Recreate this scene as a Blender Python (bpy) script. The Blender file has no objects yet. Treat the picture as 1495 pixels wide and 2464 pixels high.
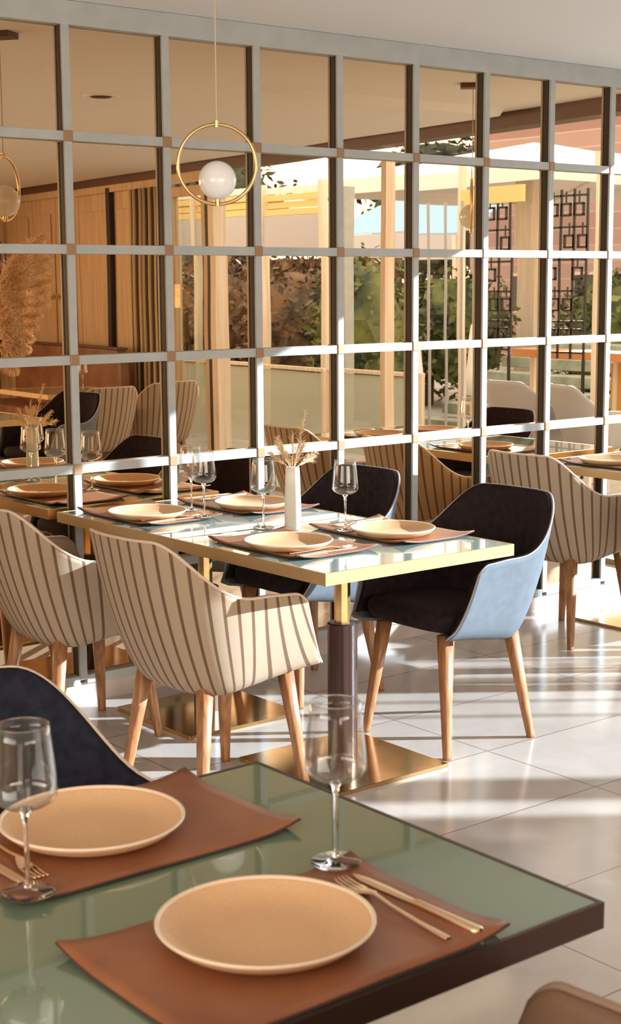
import bpy, bmesh, math, random
from mathutils import Vector, Matrix
random.seed(7)
PI = math.pi
scene = bpy.context.scene
col = scene.collection

# ------------------------------------------------------------------ camera
YAW, PIT, ROL, FPX = 0.6708, 0.1502, -0.0062, 3627.0
fw = Vector((math.sin(YAW)*math.cos(PIT), math.cos(YAW)*math.cos(PIT), -math.sin(PIT)))
r0 = Vector((math.cos(YAW), -math.sin(YAW), 0)); u0 = r0.cross(fw)
rr = math.cos(ROL)*r0 + math.sin(ROL)*u0; uu = -math.sin(ROL)*r0 + math.cos(ROL)*u0
cam = bpy.data.cameras.new('camera'); camo = bpy.data.objects.new('camera', cam); col.objects.link(camo)
M = Matrix((rr, uu, -fw)).transposed().to_4x4(); M.translation = Vector((0, 0, 1.6)); camo.matrix_world = M
cam.sensor_fit = 'VERTICAL'; cam.sensor_height = 24.0; cam.sensor_width = 24.0*1495/2464
cam.lens = FPX/2464*24.0
cam.clip_start = 0.05; cam.clip_end = 300
cam.dof.use_dof = True; cam.dof.focus_distance = 5.2; cam.dof.aperture_fstop = 6.3
scene.camera = camo

# ------------------------------------------------------------------ light
w = bpy.data.worlds.new('world'); scene.world = w; w.use_nodes = True
nt = w.node_tree; bg = nt.nodes['Background']
tc = nt.nodes.new('ShaderNodeTexCoord'); sx = nt.nodes.new('ShaderNodeSeparateXYZ'); rp = nt.nodes.new('ShaderNodeValToRGB')
nt.links.new(tc.outputs['Generated'], sx.inputs[0]); nt.links.new(sx.outputs['Z'], rp.inputs[0]); nt.links.new(rp.outputs[0], bg.inputs[0])
rp.color_ramp.elements[0].position = 0.0; rp.color_ramp.elements[0].color = (1.0, .95, .88, 1)
rp.color_ramp.elements[1].position = .45; rp.color_ramp.elements[1].color = (.72, .84, 1.0, 1)
bg.inputs[1].default_value = 2.55

SUN_AZ = math.radians(-36.9); SUN_EL = math.radians(16.8)
sd = Vector((math.cos(SUN_AZ)*math.cos(SUN_EL), math.sin(SUN_AZ)*math.cos(SUN_EL), math.sin(SUN_EL)))
sl = bpy.data.lights.new('sun', 'SUN'); sl.energy = 12.0; sl.angle = math.radians(.5); sl.color = (.76, .89, 1.0)
so = bpy.data.objects.new('sun', sl); col.objects.link(so); so.rotation_euler = sd.to_track_quat('Z', 'Y').to_euler(); so.location = (12, -6, 8)

def area(name, loc, target, sx_, sy_, energy, colr):
    l = bpy.data.lights.new(name, 'AREA'); l.shape = 'RECTANGLE'; l.size = sx_; l.size_y = sy_; l.energy = energy; l.color = colr
    o = bpy.data.objects.new(name, l); col.objects.link(o); o.location = loc
    o.rotation_euler = (Vector(target)-Vector(loc)).to_track_quat('-Z', 'Y').to_euler(); return o
# warm fill lamps added at the left wall and behind the camera
area('warm_fill_left', (-2.55, 1.1, 1.8), (2, 1.1, 1.3), 3.6, 1.3, 45, (1.0, .80, .58))
area('warm_fill_rear', (1.2, -5.4, 1.5), (1.8, 0, 1.2), 5.5, 2.1, 230, (1.0, .83, .64))

scene.view_settings.view_transform = 'Standard'; scene.view_settings.look = 'None'
scene.view_settings.gamma = 1; scene.view_settings.use_curve_mapping = False
scene.view_settings.exposure = 0.47

# ------------------------------------------------------------------ materials
def mat(name, c=(.5, .5, .5), rough=.5, metal=0, **k):
    m = bpy.data.materials.new(name); m.use_nodes = True; b = m.node_tree.nodes['Principled BSDF']
    b.inputs['Base Color'].default_value = (*c, 1); b.inputs['Roughness'].default_value = rough; b.inputs['Metallic'].default_value = metal
    for a, v in k.items(): b.inputs[a.replace('_', ' ')].default_value = v
    return m
def noise_mix(m, c1, c2, scale=8, detail=4, stretch=(1, 1, 1), lo=.35, hi=.65, bump=0, bscale=None, coord='Object'):
    n = m.node_tree; b = n.nodes['Principled BSDF']
    t = n.nodes.new('ShaderNodeTexCoord'); mp = n.nodes.new('ShaderNodeMapping'); mp.inputs['Scale'].default_value = stretch
    nz = n.nodes.new('ShaderNodeTexNoise'); nz.inputs['Scale'].default_value = scale; nz.inputs['Detail'].default_value = detail
    r = n.nodes.new('ShaderNodeValToRGB'); r.color_ramp.elements[0].position = lo; r.color_ramp.elements[1].position = hi
    r.color_ramp.elements[0].color = (*c1, 1); r.color_ramp.elements[1].color = (*c2, 1)
    n.links.new(t.outputs[coord], mp.inputs[0]); n.links.new(mp.outputs[0], nz.inputs[0]); n.links.new(nz.outputs[0], r.inputs[0])
    n.links.new(r.outputs[0], b.inputs['Base Color'])
    if bump:
        nb = n.nodes.new('ShaderNodeTexNoise'); nb.inputs['Scale'].default_value = bscale or scale*3; nb.inputs['Detail'].default_value = 3
        n.links.new(mp.outputs[0], nb.inputs[0])
        bp = n.nodes.new('ShaderNodeBump'); bp.inputs['Strength'].default_value = bump; bp.inputs['Distance'].default_value = .002
        n.links.new(nb.outputs[0], bp.inputs['Height']); n.links.new(bp.outputs[0], b.inputs['Normal'])
    return m

M_ceiling = mat('ceiling_plaster', (.78, .765, .745), .9)
M_wallwarm = mat('warm_plaster', (.62, .47, .33), .8)
M_frame = noise_mix(mat('grey_painted_metal', (.36, .355, .33), .45), (.36, .375, .365), (.40, .415, .40), 12)
M_brass = noise_mix(mat('brushed_brass', (.72, .50, .24), .32, 1.0), (.66, .44, .2), (.78, .56, .28), 18)
M_brassd = mat('satin_brass_trim', (.50, .335, .155), .42, .55)
M_sideshade = mat('mullion_side_shade', (.022, .018, .016), .55)  # near-black colour for the shaded sides of the mullions
M_clip = mat('aged_brass_clip', (.33, .19, .095), .45, .3)
M_brasspol = noise_mix(mat('polished_brass', (.66, .43, .18), .16, 1.0), (.66, .41, .17), (.78, .52, .24), 9)
M_brassshade = mat('shaded_brass', (.06, .033, .026), .42, .5)  # brass table edge with its shade put into the colour
M_brown = mat('brown_lacquer', (.045, .018, .014), .32, .1)
M_wood = noise_mix(mat('oak', (.5, .27, .12), .42), (.22, .085, .03), (.42, .20, .08), 14, 5, (6, 6, .7), .3, .7)
M_woodpale = noise_mix(mat('pale_oak_panel', (.55, .38, .22), .5), (.50, .33, .18), (.66, .47, .29), 5, 5, (5, 5, .35), .3, .7)
M_wooddark = mat('dark_walnut', (.10, .045, .028), .45)
M_leather = noise_mix(mat('tan_leather', (.24, .095, .045), .42), (.20, .064, .024), (.29, .105, .042), 7, 6, lo=.3, hi=.7, bump=.25, bscale=260)
M_leatherb = mat('leather_edge', (.05, .025, .02), .6)
M_plate = noise_mix(mat('sand_stoneware', (.60, .40, .23), .55), (.62, .375, .195), (.655, .405, .215), 220, 2, lo=.4, hi=.6)
M_rim = mat('plate_rim_glaze', (.76, .60, .44), .4)
M_gold = mat('gold_cutlery', (.92, .68, .46), .32, 1.0)
M_dark = noise_mix(mat('dark_velvet', (.028, .018, .02), .85), (.013, .008, .010), (.022, .013, .015), 40, 3, bump=.2, bscale=300)
M_navy = noise_mix(mat('navy_velvet', (.012, .014, .022), .85), (.01, .011, .018), (.018, .02, .03), 40, 3)
M_navy.node_tree.nodes['Principled BSDF'].inputs['Specular IOR Level'].default_value = .15
M_blue = noise_mix(mat('blue_grey_velvet', (.18, .26, .34), .8), (.095, .115, .135), (.11, .132, .155), 30, 4, bump=.25, bscale=220)
M_dark.node_tree.nodes['Principled BSDF'].inputs['Specular IOR Level'].default_value = .15
M_beige = mat('beige_leather', (.30, .20, .135), .5)
M_tan = mat('brown_leather_lining', (.20, .11, .06), .5)
M_piping = mat('cream_piping', (.62, .48, .36), .7)
M_greypipe = mat('grey_piping', (.45, .42, .42), .7)
M_ceramic = mat('white_ceramic', (.62, .62, .54), .25)
M_dry = noise_mix(mat('dried_grass', (.72, .48, .26), .8), (.74, .50, .28), (.92, .72, .48), 30)
M_pampas = noise_mix(mat('pampas_plume', (.80, .50, .26), .9), (.80, .48, .24), (.98, .78, .54), 12)
M_black = mat('black_metal', (.03, .025, .028), .5, .3)
M_stone = noise_mix(mat('curb_stone', (.55, .44, .38), .4), (.48, .38, .32), (.62, .5, .44), 6)
M_white = mat('white_paint', (.80, .77, .72), .5)
M_cream = noise_mix(mat('cream_timber', (.78, .66, .52), .6), (.72, .58, .43), (.84, .73, .6), 5, 4, (6, 6, .3))
M_canvas = mat('white_canvas', (.82, .80, .78), .9)
M_canvasy = mat('yellow_canvas', (.82, .60, .26), .9)
M_canvassky = mat('skylit_canvas', (.36, .58, .80), .9)  # white canvas coloured blue for its sky-lit shade
M_greycanvas = mat('grey_canvas', (.52, .50, .52), .9)
M_curtain = mat('striped_curtain', (.3, .2, .15), .9)
M_leafg = noise_mix(mat('hedge_leaf', (.08, .12, .03), .6), (.035, .05, .018), (.20, .22, .06), 3, 3)
M_leafd = noise_mix(mat('autumn_leaf', (.10, .06, .03), .6), (.05, .03, .015), (.22, .12, .05), 3, 3)
M_leafdark = noise_mix(mat('dark_leaf', (.03, .04, .02), .7), (.015, .02, .012), (.07, .08, .04), 2, 3)
M_bark = mat('bark', (.16, .09, .05), .9)
M_deck = noise_mix(mat('terrace_paving', (.50, .46, .41), .6), (.44, .40, .35), (.58, .53, .48), 2)
M_steps = noise_mix(mat('mossy_stone', (.34, .36, .28), .8), (.26, .29, .20), (.44, .45, .37), 5)
M_yellow = mat('mustard_panel', (.62, .32, .06), .6)
M_orange = mat('orange_timber', (.60, .26, .09), .5)
M_steel = mat('steel_grey_weave', (.42, .42, .43), .6)
M_bulb = mat('opal_glass', (.86, .86, .86), .22, 0, Coat_Weight=.5)
M_brickw = mat('building_brick', (.45, .3, .25), .9)
M_glassd = mat('dark_window_glass', (.03, .03, .05), .1)
M_banq = noise_mix(mat('brown_banquette_leather', (.20, .08, .03), .5), (.16, .06, .022), (.26, .11, .045), 5)

def fabric_stripes():
    m = mat('striped_cloth', (.7, .6, .45), .9); n = m.node_tree; b = n.nodes['Principled BSDF']
    uv = n.nodes.new('ShaderNodeUVMap'); uv.uv_map = 'UVMap'; s = n.nodes.new('ShaderNodeSeparateXYZ'); n.links.new(uv.outputs[0], s.inputs[0])
    fr = n.nodes.new('ShaderNodeMath'); fr.operation = 'FRACT'; n.links.new(s.outputs[0], fr.inputs[0])
    r = n.nodes.new('ShaderNodeValToRGB'); e = r.color_ramp.elements
    base = (.42, .315, .215, 1); e[0].position = 0; e[0].color = base; e[1].position = 1; e[1].color = base
    for p, c in ((.36, base), (.41, (.15, .085, .042, 1)), (.59, (.15, .085, .042, 1)), (.64, base)):
        q = e.new(p); q.color = c
    n.links.new(fr.outputs[0], r.inputs[0])
    nz = n.nodes.new('ShaderNodeTexNoise'); nz.inputs['Scale'].default_value = 1.0; nz.inputs['Detail'].default_value = 2
    mp = n.nodes.new('ShaderNodeMapping'); mp.inputs['Scale'].default_value = (26, 2.5, 1); n.links.new(uv.outputs[0], mp.inputs[0]); n.links.new(mp.outputs[0], nz.inputs[0])
    mx = n.nodes.new('ShaderNodeMixRGB'); mx.blend_type = 'MULTIPLY'; mx.inputs[0].default_value = .22
    n.links.new(r.outputs[0], mx.inputs[1]); n.links.new(nz.outputs[0], mx.inputs[2]); n.links.new(mx.outputs[0], b.inputs['Base Color'])
    return m
M_stripe = fabric_stripes()

def floor_mat():
    m = mat('polished_floor_tile', (.5, .42, .36), .16); n = m.node_tree; b = n.nodes['Principled BSDF']
    g = n.nodes.new('ShaderNodeNewGeometry'); mp = n.nodes.new('ShaderNodeMapping'); mp.inputs['Location'].default_value = (-2.64, -2.105, 0)
    n.links.new(g.outputs['Position'], mp.inputs[0])
    br = n.nodes.new('ShaderNodeTexBrick'); br.offset = 0; br.squash = 1
    br.inputs['Scale'].default_value = 1; br.inputs['Brick Width'].default_value = .96; br.inputs['Row Height'].default_value = .485
    br.inputs['Mortar Size'].default_value = .0035; br.inputs['Mortar Smooth'].default_value = .3
    br.inputs['Color1'].default_value = (.50, .445, .40, 1); br.inputs['Color2'].default_value = (.555, .50, .455, 1); br.inputs['Mortar'].default_value = (.26, .20, .17, 1)
    n.links.new(mp.outputs[0], br.inputs[0])
    nz = n.nodes.new('ShaderNodeTexNoise'); nz.inputs['Scale'].default_value = 3.5; nz.inputs['Detail'].default_value = 8; nz.inputs['Distortion'].default_value = 1.2
    n.links.new(mp.outputs[0], nz.inputs[0])
    r = n.nodes.new('ShaderNodeValToRGB'); r.color_ramp.elements[0].position = .3; r.color_ramp.elements[0].color = (.86, .85, .84, 1); r.color_ramp.elements[1].position = .7; r.color_ramp.elements[1].color = (1, 1, 1, 1)
    n.links.new(nz.outputs[0], r.inputs[0])
    mx = n.nodes.new('ShaderNodeMixRGB'); mx.blend_type = 'MULTIPLY'; mx.inputs[0].default_value = 1
    n.links.new(br.outputs[0], mx.inputs[1]); n.links.new(r.outputs[0], mx.inputs[2]); n.links.new(mx.outputs[0], b.inputs['Base Color'])
    return m
M_floor = floor_mat()

def mirror_mat():
    m = bpy.data.materials.new('bronze_mirror'); m.use_nodes = True; n = m.node_tree; n.nodes.remove(n.nodes['Principled BSDF'])
    g = n.nodes.new('ShaderNodeBsdfGlossy'); g.inputs['Color'].default_value = (.78, .565, .36, 1); g.inputs['Roughness'].default_value = 0.0
    t = n.nodes.new('ShaderNodeNewGeometry'); nz = n.nodes.new('ShaderNodeTexNoise'); nz.inputs['Scale'].default_value = 3.0; nz.inputs['Detail'].default_value = 0
    bp = n.nodes.new('ShaderNodeBump'); bp.inputs['Strength'].default_value = .5; bp.inputs['Distance'].default_value = .00035
    n.links.new(t.outputs['Position'], nz.inputs[0]); n.links.new(nz.outputs[0], bp.inputs['Height']); n.links.new(bp.outputs[0], g.inputs['Normal'])
    n.links.new(g.outputs[0], n.nodes['Material Output'].inputs[0]); return m
M_mirror = mirror_mat()

def thin_glass(name, tint=(.97, .98, .97), base=.05, edge=.5):
    m = bpy.data.materials.new(name); m.use_nodes = True; n = m.node_tree; n.nodes.remove(n.nodes['Principled BSDF'])
    tr = n.nodes.new('ShaderNodeBsdfTransparent'); tr.inputs[0].default_value = (*tint, 1)
    gl = n.nodes.new('ShaderNodeBsdfGlossy'); gl.inputs['Roughness'].default_value = .02
    lw = n.nodes.new('ShaderNodeLayerWeight'); lw.inputs[0].default_value = .35
    ma = n.nodes.new('ShaderNodeMath'); ma.operation = 'MULTIPLY_ADD'; ma.inputs[1].default_value = edge; ma.inputs[2].default_value = base
    n.links.new(lw.outputs['Facing'], ma.inputs[0])
    mx = n.nodes.new('ShaderNodeMixShader'); n.links.new(ma.outputs[0], mx.inputs[0]); n.links.new(tr.outputs[0], mx.inputs[1]); n.links.new(gl.outputs[0], mx.inputs[2])
    n.links.new(mx.outputs[0], n.nodes['Material Output'].inputs[0]); return m
M_bowl = thin_glass('clear_bowl_glass', (.99, .99, .985), base=.02, edge=.5)
M_pane = thin_glass('clear_pane_glass', (.93, .97, .96), base=.06, edge=.3)
M_frost = bpy.data.materials.new('frosted_glass'); M_frost.use_nodes = True
_n = M_frost.node_tree; _b = _n.nodes['Principled BSDF']; _b.inputs['Base Color'].default_value = (.62, .68, .60, 1); _b.inputs['Roughness'].default_value = .3; _b.inputs['Alpha'].default_value = .62
M_stem = mat('solid_clear_glass', (1, 1, 1), .02, 0, Transmission_Weight=1.0, IOR=1.47)
def glass_top(name, c):
    m = mat(name, c, .12, 0, Coat_Weight=1.0, Coat_Roughness=.012, Coat_IOR=1.8); m.node_tree.nodes['Principled BSDF'].inputs['IOR'].default_value = 1.5
    return m
M_top = glass_top('green_backed_glass', (.165, .235, .155))
M_topsky = glass_top('green_glass_sky_tint', (.30, .42, .38))  # aqua puts the reflected sky into the green glass colour

# ------------------------------------------------------------------ mesh helpers
class MB:
    def __init__(s): s.bm = bmesh.new(); s.mi = 0
    def _f(s, vs):
        try:
            f = s.bm.faces.new(vs); f.material_index = s.mi; return f
        except ValueError: return None
    def box(s, c, d, rz=0, bev=0):
        n0 = len(s.bm.verts); ret = bmesh.ops.create_cube(s.bm, size=1)
        vs = ret['verts']; R = Matrix.Rotation(rz, 4, 'Z')
        for v in vs: v.co = R @ Vector((v.co.x*d[0], v.co.y*d[1], v.co.z*d[2])) + Vector(c)
        fs = {f for v in vs for f in v.link_faces}
        for f in fs: f.material_index = s.mi
        if bev:
            es = {e for v in vs for e in v.link_edges}
            r = bmesh.ops.bevel(s.bm, geom=list(es), offset=bev, segments=2, affect='EDGES', profile=.6)
            for f in r['faces']: f.material_index = s.mi
        return s
    def tube(s, pts, rad, n=10, cap=True):
        pts = [Vector(p) for p in pts]; rads = rad if isinstance(rad, (list, tuple)) else [rad]*len(pts)
        t = (pts[1]-pts[0]).normalized(); a = Vector((0, 0, 1)) if abs(t.z) < .9 else Vector((1, 0, 0)); x = t.cross(a).normalized(); rings = []
        for i, p in enumerate(pts):
            if i == 0: t = pts[1]-pts[0]
            elif i == len(pts)-1: t = pts[-1]-pts[-2]
            else: t = pts[i+1]-pts[i-1]
            if t.length < 1e-9: t = Vector((0, 0, 1))
            t.normalize(); x = (x-t*x.dot(t)).normalized(); y = t.cross(x)
            rings.append([s.bm.verts.new(p+rads[i]*(math.cos(2*PI*k/n)*x+math.sin(2*PI*k/n)*y)) for k in range(n)])
        for a_, b_ in zip(rings, rings[1:]):
            for k in range(n): s._f((a_[k], a_[(k+1) % n], b_[(k+1) % n], b_[k]))
        if cap: s._f(list(reversed(rings[0]))); s._f(rings[-1])
        return s
    def lathe(s, prof, n=48, c=(0, 0, 0)):
        rings = []
        for r, z in prof:
            if r < 1e-6: rings.append([s.bm.verts.new((c[0], c[1], c[2]+z))])
            else: rings.append([s.bm.verts.new((c[0]+r*math.cos(2*PI*k/n), c[1]+r*math.sin(2*PI*k/n), c[2]+z)) for k in range(n)])
        for a_, b_ in zip(rings, rings[1:]):
            for k in range(n):
                k2 = (k+1) % n
                if len(a_) == 1 and len(b_) == 1: continue
                if len(a_) == 1: s._f((a_[0], b_[k2], b_[k]))
                elif len(b_) == 1: s._f((a_[k], a_[k2], b_[0]))
                else: s._f((a_[k], a_[k2], b_[k2], b_[k]))
        return s
    def grid(s, P, uv=None, closed=False):
        V = [[s.bm.verts.new(p) for p in row] for row in P]
        lay = s.bm.loops.layers.uv.get('UVMap') or s.bm.loops.layers.uv.new('UVMap') if uv else None
        for i in range(len(V)-1):
            m = len(V[0]); rg = range(m) if closed else range(m-1)
            for j in rg:
                j2 = (j+1) % m
                f = s._f((V[i][j], V[i][j2], V[i+1][j2], V[i+1][j]))
                if f and uv:
                    for l, (a, b) in zip(f.loops, ((i, j), (i, j2), (i+1, j2), (i+1, j))): l[lay].uv = uv[a][b]
        return V
    def extrude_poly(s, pts, z0, z1, bev=0):
        a = [s.bm.verts.new((x, y, z0)) for x, y in pts]; b = [s.bm.verts.new((x, y, z1)) for x, y in pts]
        s._f(list(reversed(a))); s._f(b); n = len(pts)
        for k in range(n): s._f((a[k], a[(k+1) % n], b[(k+1) % n], b[k]))
        return s
    def build(s, name, m, parent=None, smooth=False, loc=None, rot=None, mods=None, norm=True):
        if norm: bmesh.ops.recalc_face_normals(s.bm, faces=s.bm.faces[:])
        me = bpy.data.meshes.new(name); s.bm.to_mesh(me); s.bm.free()
        for mm in (m if isinstance(m, (list, tuple)) else [m]): me.materials.append(mm)
        if smooth:
            for p in me.polygons: p.use_smooth = True
        o = bpy.data.objects.new(name, me); col.objects.link(o)
        if parent: o.parent = parent
        if loc is not None: o.location = loc
        if rot is not None: o.rotation_euler = rot
        for t, kw in (mods or []):
            md = o.modifiers.new(t, t)
            for k_, v_ in kw.items(): setattr(md, k_, v_)
        return o
def box(name, c, d, m, parent=None, rz=0, bev=0):
    return MB().box((0, 0, 0), d, 0, bev).build(name, m, parent, loc=c, rot=(0, 0, rz))
def tag(o, label=None, cat=None, group=None, kind=None):
    if label: o['label'] = label
    if cat: o['category'] = cat
    if group: o['group'] = group
    if kind: o['kind'] = kind
    return o
def thing(name, label, cat, loc=(0, 0, 0), rz=0, group=None):
    o = bpy.data.objects.new(name, None); col.objects.link(o); o.empty_display_size = .1
    o.location = loc; o.rotation_euler = (0, 0, rz); return tag(o, label, cat, group)
def struct(o): o['kind'] = 'structure'; return o
def copy_tree(o, parent=None):
    c = o.copy(); col.objects.link(c)
    if parent: c.parent = parent
    for ch in list(o.children): copy_tree(ch, c)
    return c
def place(proto, loc, rz, label, group=None):
    """first use moves the prototype, later uses copy it"""
    if proto.get('_used'):
        o = copy_tree(proto)
    else:
        o = proto; o['_used'] = 1
    o.location = loc; o.rotation_euler = (0, 0, rz); o['label'] = label
    if group: o['group'] = group
    elif 'group' in o: del o['group']
    return o
WN = (('WEIGHTED_NORMAL', {}),)

# ------------------------------------------------------------------ room
YM = 5.014; CEIL = 2.62; T = .76
X_REAR, Y_REAR = -2.5, -5.3
def fx(y): return 6.55 + .115*(5-y)            # facade line (slightly skewed to the mirror)
FA = math.atan2(-.115, 1.0)                     # facade direction angle from +y (towards -x)
def fac_box(name, y0, y1, z0, z1, th, m, parent=None, off=0, bev=0):
    p0 = Vector((fx(y0)+off, y0, 0)); p1 = Vector((fx(y1)+off, y1, 0)); L = (p1-p0).length
    return MB().box((0, 0, 0), (th, L, z1-z0), 0, bev).build(name, m, parent, loc=((p0.x+p1.x)/2, (p0.y+p1.y)/2, (z0+z1)/2), rot=(0, 0, math.atan2(-(p1-p0).x, (p1-p0).y)))

struct(MB().extrude_poly([(X_REAR-.2, Y_REAR-.2), (fx(Y_REAR)+.3, Y_REAR-.2), (fx(YM)+.12, YM+.15), (X_REAR-.2, YM+.15)], -.1, 0).build('floor', M_floor))
struct(MB().extrude_poly([(X_REAR-.2, Y_REAR-.2), (fx(Y_REAR)+.3, Y_REAR-.2), (fx(YM)+.15, YM+.2), (X_REAR-.2, YM+.2)], CEIL, CEIL+.25).build('ceiling', M_ceiling))
mb = MB(); A = [(4.65, 3.55), (fx(3.55)-.1, 3.55), (fx(Y_REAR)-.1, Y_REAR), (4.9, Y_REAR)]; B = [(5.05, 3.5), (fx(3.5)-.1, 3.5), (fx(Y_REAR)-.1, Y_REAR), (5.3, Y_REAR)]
va = [mb.bm.verts.new((x, y, CEIL)) for x, y in A]; vb = [mb.bm.verts.new((x, y, CEIL-.04)) for x, y in B]; mb._f(va); mb._f(vb)
for k in range(4): mb._f((va[k], va[(k+1) % 4], vb[(k+1) % 4], vb[k]))
struct(mb.build('trim_1', M_ceiling))
struct(box('wall_back', ((X_REAR+fx(YM))/2+.05, YM+.075, CEIL/2), (fx(YM)-X_REAR+.1, .15, CEIL), M_wallwarm))
# unseen left and rear walls, each with a long opening added for fill light
for nm, cx, cy, dx, dy in (('wall_left', X_REAR-.1, 0, .2, 0), ('wall_rear', 0, Y_REAR-.1, 0, .2)):
    mb = MB()
    if dx:
        mb.box((cx, (Y_REAR+YM)/2, .55), (.2, YM-Y_REAR, 1.1)); mb.box((cx, (Y_REAR+YM)/2, 2.56), (.2, YM-Y_REAR, .12))
        mb.box((cx, -3.0, 1.8), (.2, 4.6, 1.4)); mb.box((cx, 4.0, 1.8), (.2, 2.0, 1.4))
    else:
        mb.box(((X_REAR+7.9)/2, cy, .5), (7.9-X_REAR, .2, 1.0)); mb.box(((X_REAR+7.9)/2, cy, 2.56), (7.9-X_REAR, .2, .12))
        mb.box((-2.1, cy, 1.45), (.8, .2, 2.1)); mb.box((6.05, cy, 1.45), (3.7, .2, 2.1))
    struct(mb.build(nm, M_wallwarm))
# facade on the right: fascia, head, closed timber part and posts
struct(fac_box('trim_2', Y_REAR, YM, 2.525, CEIL, .16, M_wooddark, off=.1))
struct(fac_box('wall_right', Y_REAR, -5.05, 0, 2.5, .12, M_woodpale, off=.1))
dlabels = 0
ys = [-5.05, -4.29, -3.67, -3.09, -2.32, -1.76]
for i in range(5):
    d = struct(bpy.data.objects.new('door_%d' % (i+1), None)); col.objects.link(d)
    a, b = ys[i]+.006, ys[i+1]-.006
    fac_box('door_leaf', a, b, .02, 2.46, .05, M_woodpale, d, off=.1, bev=.004)
    fac_box('door_panel', a+.10, b-.10, .95, 2.3, .012, M_woodpale, d, off=.066, bev=.004)
    if i in (1, 2):
        yk = b-.05 if i == 1 else a+.05
        MB().tube([(fx(yk)+.07, yk, 1.48), (fx(yk)+.02, yk, 1.48)], .012).tube([(fx(yk)+.025, yk, 1.48), (fx(yk)+.0, yk, 1.48)], [.02, .034], 16).build('door_handle', M_brass, d, smooth=False)
struct(fac_box('trim_3', -2.36, -2.28, 0, 2.5, .07, M_black, off=.06))
struct(fac_box('trim_8', -5.05, -.40, 2.46, 2.53, .14, M_woodpale, off=.1))
# curtain
P = []
for zi in range(2):
    row = []
    for k in range(61):
        y = -1.75+.56*k/60; row.append((fx(y)-.02+.035*math.sin(k*.95), y, .05+zi*2.4))
    P.append(row)
mc = MB(); mc.grid(P)
cm = mat('curtain_cloth', (.5, .42, .25), .9)
nn = cm.node_tree; gg = nn.nodes.new('ShaderNodeNewGeometry'); wv = nn.nodes.new('ShaderNodeTexWave'); wv.bands_direction = 'Y'; wv.inputs['Scale'].default_value = 3.2
rq = nn.nodes.new('ShaderNodeValToRGB'); rq.color_ramp.elements[0].color = (.10, .05, .035, 1); rq.color_ramp.elements[1].color = (.62, .50, .28, 1); rq.color_ramp.elements[0].position = .3; rq.color_ramp.elements[1].position = .5
nn.links.new(gg.outputs['Position'], wv.inputs[0]); nn.links.new(wv.outputs[0], rq.inputs[0]); nn.links.new(rq.outputs[0], nn.nodes['Principled BSDF'].inputs['Base Color'])
tag(mc.build('curtain', cm, smooth=True, mods=[('SOLIDIFY', {'thickness': .006})]), 'brown and cream striped curtain hanging between wooden doors and glazed door', 'curtain')
# glazed door
d = struct(bpy.data.objects.new('door_6', None)); col.objects.link(d)
for y0, y1, z0, z1 in ((-1.18, -1.08, 0, 2.42), (-.56, -.46, 0, 2.42), (-1.08, -.56, 2.34, 2.42), (-1.08, -.56, 0, .12)):
    fac_box('door_frame', y0, y1, z0, z1, .06, M_woodpale, d, off=.1)
fac_box('door_glass', -1.08, -.56, .12, 2.34, .01, M_pane, d, off=.1)
fac_box('door_handle', -1.04, -1.02, 1.4, 1.6, .05, M_brass, d, off=.05)
struct(fac_box('trim_4', -.455, -.405, 0, 2.5, .07, M_black, off=.08))
struct(fac_box('trim_5', -.39, -.30, 0, 2.5, .12, M_cream, off=.1))
struct(fac_box('trim_6', 1.86, 1.92, 0, 2.5, .08, M_cream, off=.25))
struct(fac_box('trim_7', -1.2, 5.0, -.02, .03, .16, M_frame, off=.1))
struct(box('baseboard_back', (2.9, YM-.012, .04), (7.3, .024, .08), M_stone))

# ------------------------------------------------------------------ mirror wall
MX0, MW = 2.827, .4309
ZR = [.095, .504, .913, 1.323, 1.732, 2.141, 2.565]
mw = thing('mirror_wall', 'bronze mirror wall in a grey metal grid with small brass clips at crossings', 'mirror', (MX0, YM, .08))
def rel(p): return (p[0]-MX0, p[1]-YM, p[2]-.08)
I0, I1 = -5, 8
xs = [MX0+i*MW for i in range(I0, I1+1)] + [6.53]
random.seed(3)
for a, b in zip(xs, xs[1:]):
    for z0, z1 in zip(ZR, ZR[1:]):
        o = MB().box((0, 0, 0), (b-a-.004, .004, z1-z0-.004)).build('mirror_pane', M_mirror, mw, loc=rel(((a+b)/2, YM-.006, (z0+z1)/2)))
        o.rotation_euler = (math.radians(random.uniform(-.05, .05)), 0, math.radians(random.uniform(-.05, .05)))
for x in xs:
    m_ = box('mullion', rel((x, YM-.034, (ZR[0]+ZR[-1])/2-.01)), (.031, .012, ZR[-1]-ZR[0]-.02), M_frame, mw, bev=.0015)
    box('shade_strip', (0, .018, 0), (.025, .026, ZR[-1]-ZR[0]-.02), M_sideshade, m_)  # dark strip standing for the mullion's shaded side
for j, z in enumerate(ZR):
    h_ = .034 if j < 6 else .085
    if j == 6: box('top_rail', rel(((xs[0]+xs[-1])/2, YM-.022, CEIL-h_/2-.001)), (xs[-1]-xs[0]+.03, .038, h_), M_frame, mw, bev=.0015); continue
    for a, b in zip(xs, xs[1:]):
        box('rail', rel(((a+b)/2, YM-.022, z)), (b-a-.0315, .034, h_), M_frame, mw, bev=.0015)
for x in xs[:-1]:
    for z in ZR[1:-1]: box('clip', rel((x, YM-.024, z)), (.036, .040, .040), M_clip, mw, bev=.002)

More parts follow.
